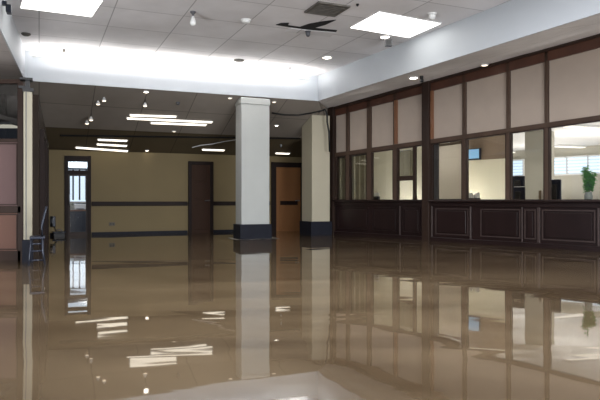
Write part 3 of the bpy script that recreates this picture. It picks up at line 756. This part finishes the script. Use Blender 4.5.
# rear sloping ceiling: fluorescent battens
def batten(x0, y0, x1, y1, lab, wd=.05, grp=None, strength='tube_light'):
    p0, p1 = on_slope(x0, y0), on_slope(x1, y1); u = (p1-p0).normalized()
    nrm = V(-SLM*BWS, SLM, 1).normalized(); nrm = -nrm            # down, away from the ceiling
    w = u.cross(nrm).normalized(); nrm = w.cross(u).normalized()
    if nrm.z > 0: nrm = -nrm
    L = (p1-p0).length; mx = Matrix(((u.x,w.x,nrm.x,p0.x),(u.y,w.y,nrm.y,p0.y),(u.z,w.z,nrm.z,p0.z),(0,0,0,1)))
    t = empty('fluorescent_light', p0, lab, 'ceiling light', grp)
    def bx(a0,a1,b0,b1,c0,c1):
        return MB().hexa([mx @ Vector(v) for v in ((a0,b0,c0),(a1,b0,c0),(a1,b1,c0),(a0,b1,c0),(a0,b0,c1),(a1,b0,c1),(a1,b1,c1),(a0,b1,c1))])
    obj('housing', bx(0, L, -wd*.9, wd*.9, .006, .018), M['white'], t)
    obj('tube', bx(.03, L-.03, -wd*.7, wd*.7, .018, .035), M[strength], t)
batten(129, 114.5, 177, 116, 'shortest fluorescent light of the front group, nearest the tray')
batten(126, 117.6, 213, 121.6, 'longest fluorescent light, in the middle of the front group')
batten(150, 122.2, 207, 124.4, 'fluorescent light at the back of the front group')
batten(97, 139, 128, 140.2, 'topmost fluorescent light of the rear group near the glazed door', .05)
batten(96, 143.6, 127.5, 145.4, 'second fluorescent light from the top of the rear group', .05)
batten(75, 146.8, 128.5, 150.6, 'longest fluorescent light of the rear group near the glazed door', .05)
batten(201.5, 149, 225, 149.8, 'single fluorescent light in front of the brown door', .05)
batten(275, 152.6, 290, 153.2, 'single fluorescent light in front of the orange brown door', .05)
def sdisc(x, y, r, lab, mt):
    P = on_slope(x, y); disc_light(P+V(0,0,-.0), r, lab, mt)
sdisc(146, 91.3, .06, 'tiny bright downlight just behind the back soffit edge', M['down_light'])
sdisc(230, 97.6, .05, 'tiny lamp beside the top of the free standing column', M['dim_lens'])
sdisc(274, 101.5, .05, 'tiny lamp right of the free standing column top', M['dim_lens'])
sdisc(276.5, 125, .06, 'small lamp above the orange brown door nearest the tray', M['down_light'])
sdisc(147, 150, .05, 'tiny lamp right of the rear group of fluorescent lights', M['down_light'])
sdisc(174, 131, .05, 'faint small lamp behind the front group of fluorescent lights', M['dim_lens'])
sensor(178, 102.5, .05, .05, 'small grey sensor in front of the front fluorescent group', M['grey'], 'ceiling_sensor', 'sensor', slope=True)
sensor(281, 145, .03, .05, 'small pale sprinkler head above the orange brown door', M['metal'], 'sprinkler_head', 'sprinkler', slope=True)
# dangling white fittings
def dangling(x, y, ln, lab):
    P = on_slope(x, y); t = empty('dangling_lamp', P, lab, 'lamp')
    obj('cord', MB().tube([P+V(0,0,.03), P+V(.01,0,-ln*.5), P+V(0,.01,-ln)], .006, 6), M['black'], t)
    b = P+V(0,0,-ln)
    obj('lamp_shell', MB().lathe(b, [(.015,.02),(.03,-.01),(.055,-.06),(.06,-.075)], 12), M['white'], t, smooth=True)
    obj('lens', MB().lathe(b+V(0,0,-.07), [(.05,0),(.03,-.02)], 12), M['dim_lens'], t)
dangling(104, 97, .02, 'white lamp fitting on the rear ceiling left of the dangling crescent lamp')
dangling(98, 100, .03, 'smaller white lamp fitting close to the ceiling left of the fluorescent front group')
dangling(91, 110, .18, 'white lamp fitting dangling on a cord left of the front fluorescent group')
dangling(87, 116, .12, 'lowest white lamp fitting dangling above the glazed door')
dangling(145, 99, .10, 'white crescent lamp fitting dangling above the front fluorescent group')
# loose grid strip + beam across rear ceiling
p0, p1 = on_slope(192, 146.5), on_slope(236, 139)
t = obj('ceiling_grid_strip', MB().tube([p0+V(0,0,-.03), p0.lerp(p1,.2)+V(0,0,-.01), p0.lerp(p1,.45)+V(0,0,-.03), p0.lerp(p1,.7)+V(0,0,-.015), p1+V(0,0,-.02)], [.014,.016,.014,.008,.006], 6), M['white'])
tag(t, 'loose pale metal ceiling strip in front of the brown door', 'metal strip')
pa, pb_ = on_slope(60, 135), on_slope(300, 138)
tag(obj('beam_1', MB().tube([pa+V(0,0,-.01), pb_+V(0,0,-.01)], .03, 6), M['void']), kind='structure')
# small black speaker on left soffit
fl = Frame(CL, EL, V(-EL.y, EL.x)); 
P = V(-4.72, 9.55, 4.12)
t = empty('security_camera', P, 'small dark camera on the left soffit face', 'camera')
q = Frame(P.xy, EL, V(-EL.y, EL.x))
obj('mount', MB().box(q, -.04, .04, -.06, .05, 4.10, 4.16), M['navy'], t); obj('camera_body', MB().box(q, -.09, .09, .04, .12, 3.98, 4.1), M['navy'], t, bevel=.01)

# black cables at the far end of the teller wall
P = [on_slope(272,111.5), on_slope(285,113.5), on_slope(298,113.8), on_slope(312,111.5), V(*on_z(322,109,3.45).xy, 3.45)]
pts = [V(p.x, p.y, p.z-.04) for p in P]
tag(obj('ceiling_cable', MB().tube(pts, .022, 6), M['black'], smooth=True), 'black cable running along the ceiling from column to teller wall', 'cable')
Yc = 16.75
def at(x, y, Y): return V((x-300)/F*Y, Y, H+(200-y)/F*Y)
tag(obj('hanging_cable', MB().tube([at(318,112,Yc), at(325,109.5,Yc), at(327,114,Yc), at(327.2,122,Yc), at(329,132,Yc), at(329.6,152,Yc)], .028, 6), M['black'], smooth=True),
    'black cable hanging down in front of the column beside the teller wall', 'cable')

# ------------------------------------------------------------------ chair, cords by the left wall
ch = empty('metal_chair', (-4.05, 9.3, FLOOR), 'dark blue grey metal chair standing in the water beside the cream post', 'chair')
CF = Frame((-4.135, 9.12), RD, DD); FZ = FLOOR
obj('seat', MB().box(CF, .02, .24, -.02, .34, .40, .44), M['navy'], ch, bevel=.012)
for b_ in (0, .32):
    obj('leg', MB().tube([CF.p(.04,b_,.40), CF.p(.0,b_,FZ)], .016), M['steelblue'], ch, smooth=True)
    obj('leg', MB().tube([CF.p(.20,b_,.44), CF.p(.21,b_,.2), CF.p(.26,b_,FZ)], .018), M['steelblue'], ch, smooth=True)
    obj('back_post', MB().tube([CF.p(.20,b_,.42), CF.p(.20,b_,.60), CF.p(.22,b_,.72), CF.p(.26,b_,.90)], .018), M['steelblue'], ch, smooth=True)
for z in (.08, .22, .33):
    obj('stretcher', MB().tube([CF.p(.02,0,z), CF.p(.21,0,z)], .013), M['navy'], ch, smooth=True)
obj('stretcher', MB().tube([CF.p(.02,0,.25), CF.p(.02,.32,.25)], .012), M['navy'], ch, smooth=True)
f = MB(); f.hexa([CF.p(.19,0,.58), CF.p(.21,0,.58), CF.p(.21,.32,.58), CF.p(.19,.32,.58), CF.p(.25,0,.88), CF.p(.27,0,.88), CF.p(.27,.32,.88), CF.p(.25,.32,.88)])
obj('backrest', f, M['navy'], ch, bevel=.006)
# telephone-like box and cords on the rear wall left of door_1
a_, _ = bw_hit(52.5); z = bw_z(52, 222)
t = empty('wall_telephone', BW.p(a_, 0, z), 'dark wall telephone on the strip of wall left of the glazed door', 'telephone')
obj('base', MB().box(BW, a_-.06, a_+.08, 0, .06, z-.13, z+.16), M['navy'], t, bevel=.012)
obj('handset', MB().tube([BW.p(a_-.02,.06,z-.12), BW.p(a_-.02,.1,z-.05), BW.p(a_-.02,.1,z+.09), BW.p(a_-.02,.06,z+.15)], .025), M['black'], t, smooth=True)
a2, _ = bw_hit(63)
pts = []
for i in range(13):
    u = i/12; pts.append(BW.p(a_+.05+(a2-a_-.05)*u, .05, z-.12-.42*math.sin(u*math.pi*.62)+.10*u))
tag(obj('telephone_cord', MB().tube(pts, .011, 6), M['black'], smooth=True), 'thin dark cord drooping from the wall telephone to the glazed door', 'cord')
t = empty('floor_box', BW.p(a_+.3, .2, FLOOR), 'low black box in the water beside the glazed door', 'box')
obj('case', MB().box(BW, a_+.02, a2+.05, .08, .34, FLOOR, .10), M['black'], t, bevel=.02)
obj('lid', MB().box(BW, a_+.0, a2+.07, .06, .36, .10, .13), M['navy'], t, bevel=.01)
obj('handle', MB().tube([BW.p(a_+.1,.2,.13), BW.p(a_+.13,.2,.18), BW.p(a2-.06,.2,.18), BW.p(a2-.03,.2,.13)], .012), M['grey'], t)

# ------------------------------------------------------------------ lights
def area(name, loc, target, sx, sy, power, rgb=(255,255,255)):
    l = bpy.data.lights.new(name, 'AREA'); l.shape = 'RECTANGLE'; l.size = sx; l.size_y = sy; l.energy = power; l.color = lin(rgb)
    o = bpy.data.objects.new(name, l); COL.objects.link(o); o.location = loc
    o.rotation_euler = (Vector(target)-Vector(loc)).to_track_quat('-Z', 'Y').to_euler(); return o
area('daylight_front', (2, -4.5, 4.4), (0, 12, 3.0), 14, 2.6, 1300, (238,245,253))
area('ceiling_fill', (8.5, -2.2, .4), (6, 3, 6.5), 5, 3.5, 2000, (247,250,253))  # added low fill lamp that brightens the tray ceiling from below
area('left_soffit_fill', (-5.2, 3.0, .3), (-5.4, 5.5, 6), 3, 3, 750, (247,250,253))  # added unseen fill lamp for the left soffit underside
for i, c in enumerate((V(.8,3.6), V(3.0,4.6), V(-.9,7.0), V(1.6,7.6))):
    area('tray_lamp', (c.x, c.y, ZC-.05), (c.x, c.y, 0), 1.2, 1.2, 135, (248,250,255))
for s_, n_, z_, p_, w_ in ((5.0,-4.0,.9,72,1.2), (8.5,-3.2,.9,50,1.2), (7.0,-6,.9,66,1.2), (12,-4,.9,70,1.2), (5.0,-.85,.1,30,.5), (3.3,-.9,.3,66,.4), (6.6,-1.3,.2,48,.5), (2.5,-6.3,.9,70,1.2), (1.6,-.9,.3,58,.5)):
    q = RW.p(s_, n_, z_); area('office_fill', q, (q.x, q.y+.01, 5), w_, w_, p_, (250,250,252))  # added lamps hidden below the counter, bouncing light off the office ceiling
q = BW.p((B0+B1)/2+.1, -.5, 2.5); area('back_room_fill', q, BW.p((B0+B1)/2+.1, -1.3, .6), .6, .4, 40, (220,232,255))  # added fill lamp for the cabinet front behind the glazed door

cl = area('cove_lamp', sfr.p(Ls/2-.05, .50, ZC-.42), sfr.p(Ls/2-.05, .50, ZC), .25, Ls-.5, 75, (255,252,248))
cl.rotation_euler = (math.pi, 0, math.atan2((CR-CL).y, (CR-CL).x)-math.pi/2)
w = bpy.data.worlds.new('world'); scene.world = w; w.use_nodes = True
w.node_tree.nodes['Background'].inputs[0].default_value = (*lin((190,205,230)), 1)
w.node_tree.nodes['Background'].inputs[1].default_value = .5

# ------------------------------------------------------------------ camera
cd = bpy.data.cameras.new('camera'); cam = bpy.data.objects.new('camera', cd); COL.objects.link(cam)
cd.sensor_width = 36; cd.lens = 36.0; cam.location = (0, 0, H); cam.rotation_euler = (math.pi/2, 0, 0)
cd.clip_end = 100; scene.camera = cam
scene.view_settings.view_transform = 'Standard'; scene.view_settings.look = 'None'; scene.view_settings.exposure = 0

# repeats carry one group phrase each
GROUPS = {'fluorescent_light': 'fluorescent lights on the rear ceiling', 'downlight': 'small round downlights', 'dangling_lamp': 'white lamp fittings on the rear ceiling',
          'teller_counter': 'panelled teller counters', 'column': 'cream columns', 'monitor': 'dark monitors on the office desk', 'ceiling_sensor': 'small ceiling sensors',
          'smoke_detector': 'pale ceiling detectors', 'round_vent': 'dark round ceiling vents', 'wall_outlet': 'outlet plates on the back wall', 'vertical_blind': 'vertical blinds'}
for o in scene.objects:
    st = o.name.split('.')[0]
    if o.parent is None and st in GROUPS and 'category' in o and 'group' not in o: o['group'] = GROUPS[st]
    if o.parent is None and st == 'ceiling_light' and 'group' not in o: o['group'] = 'large square ceiling panels'
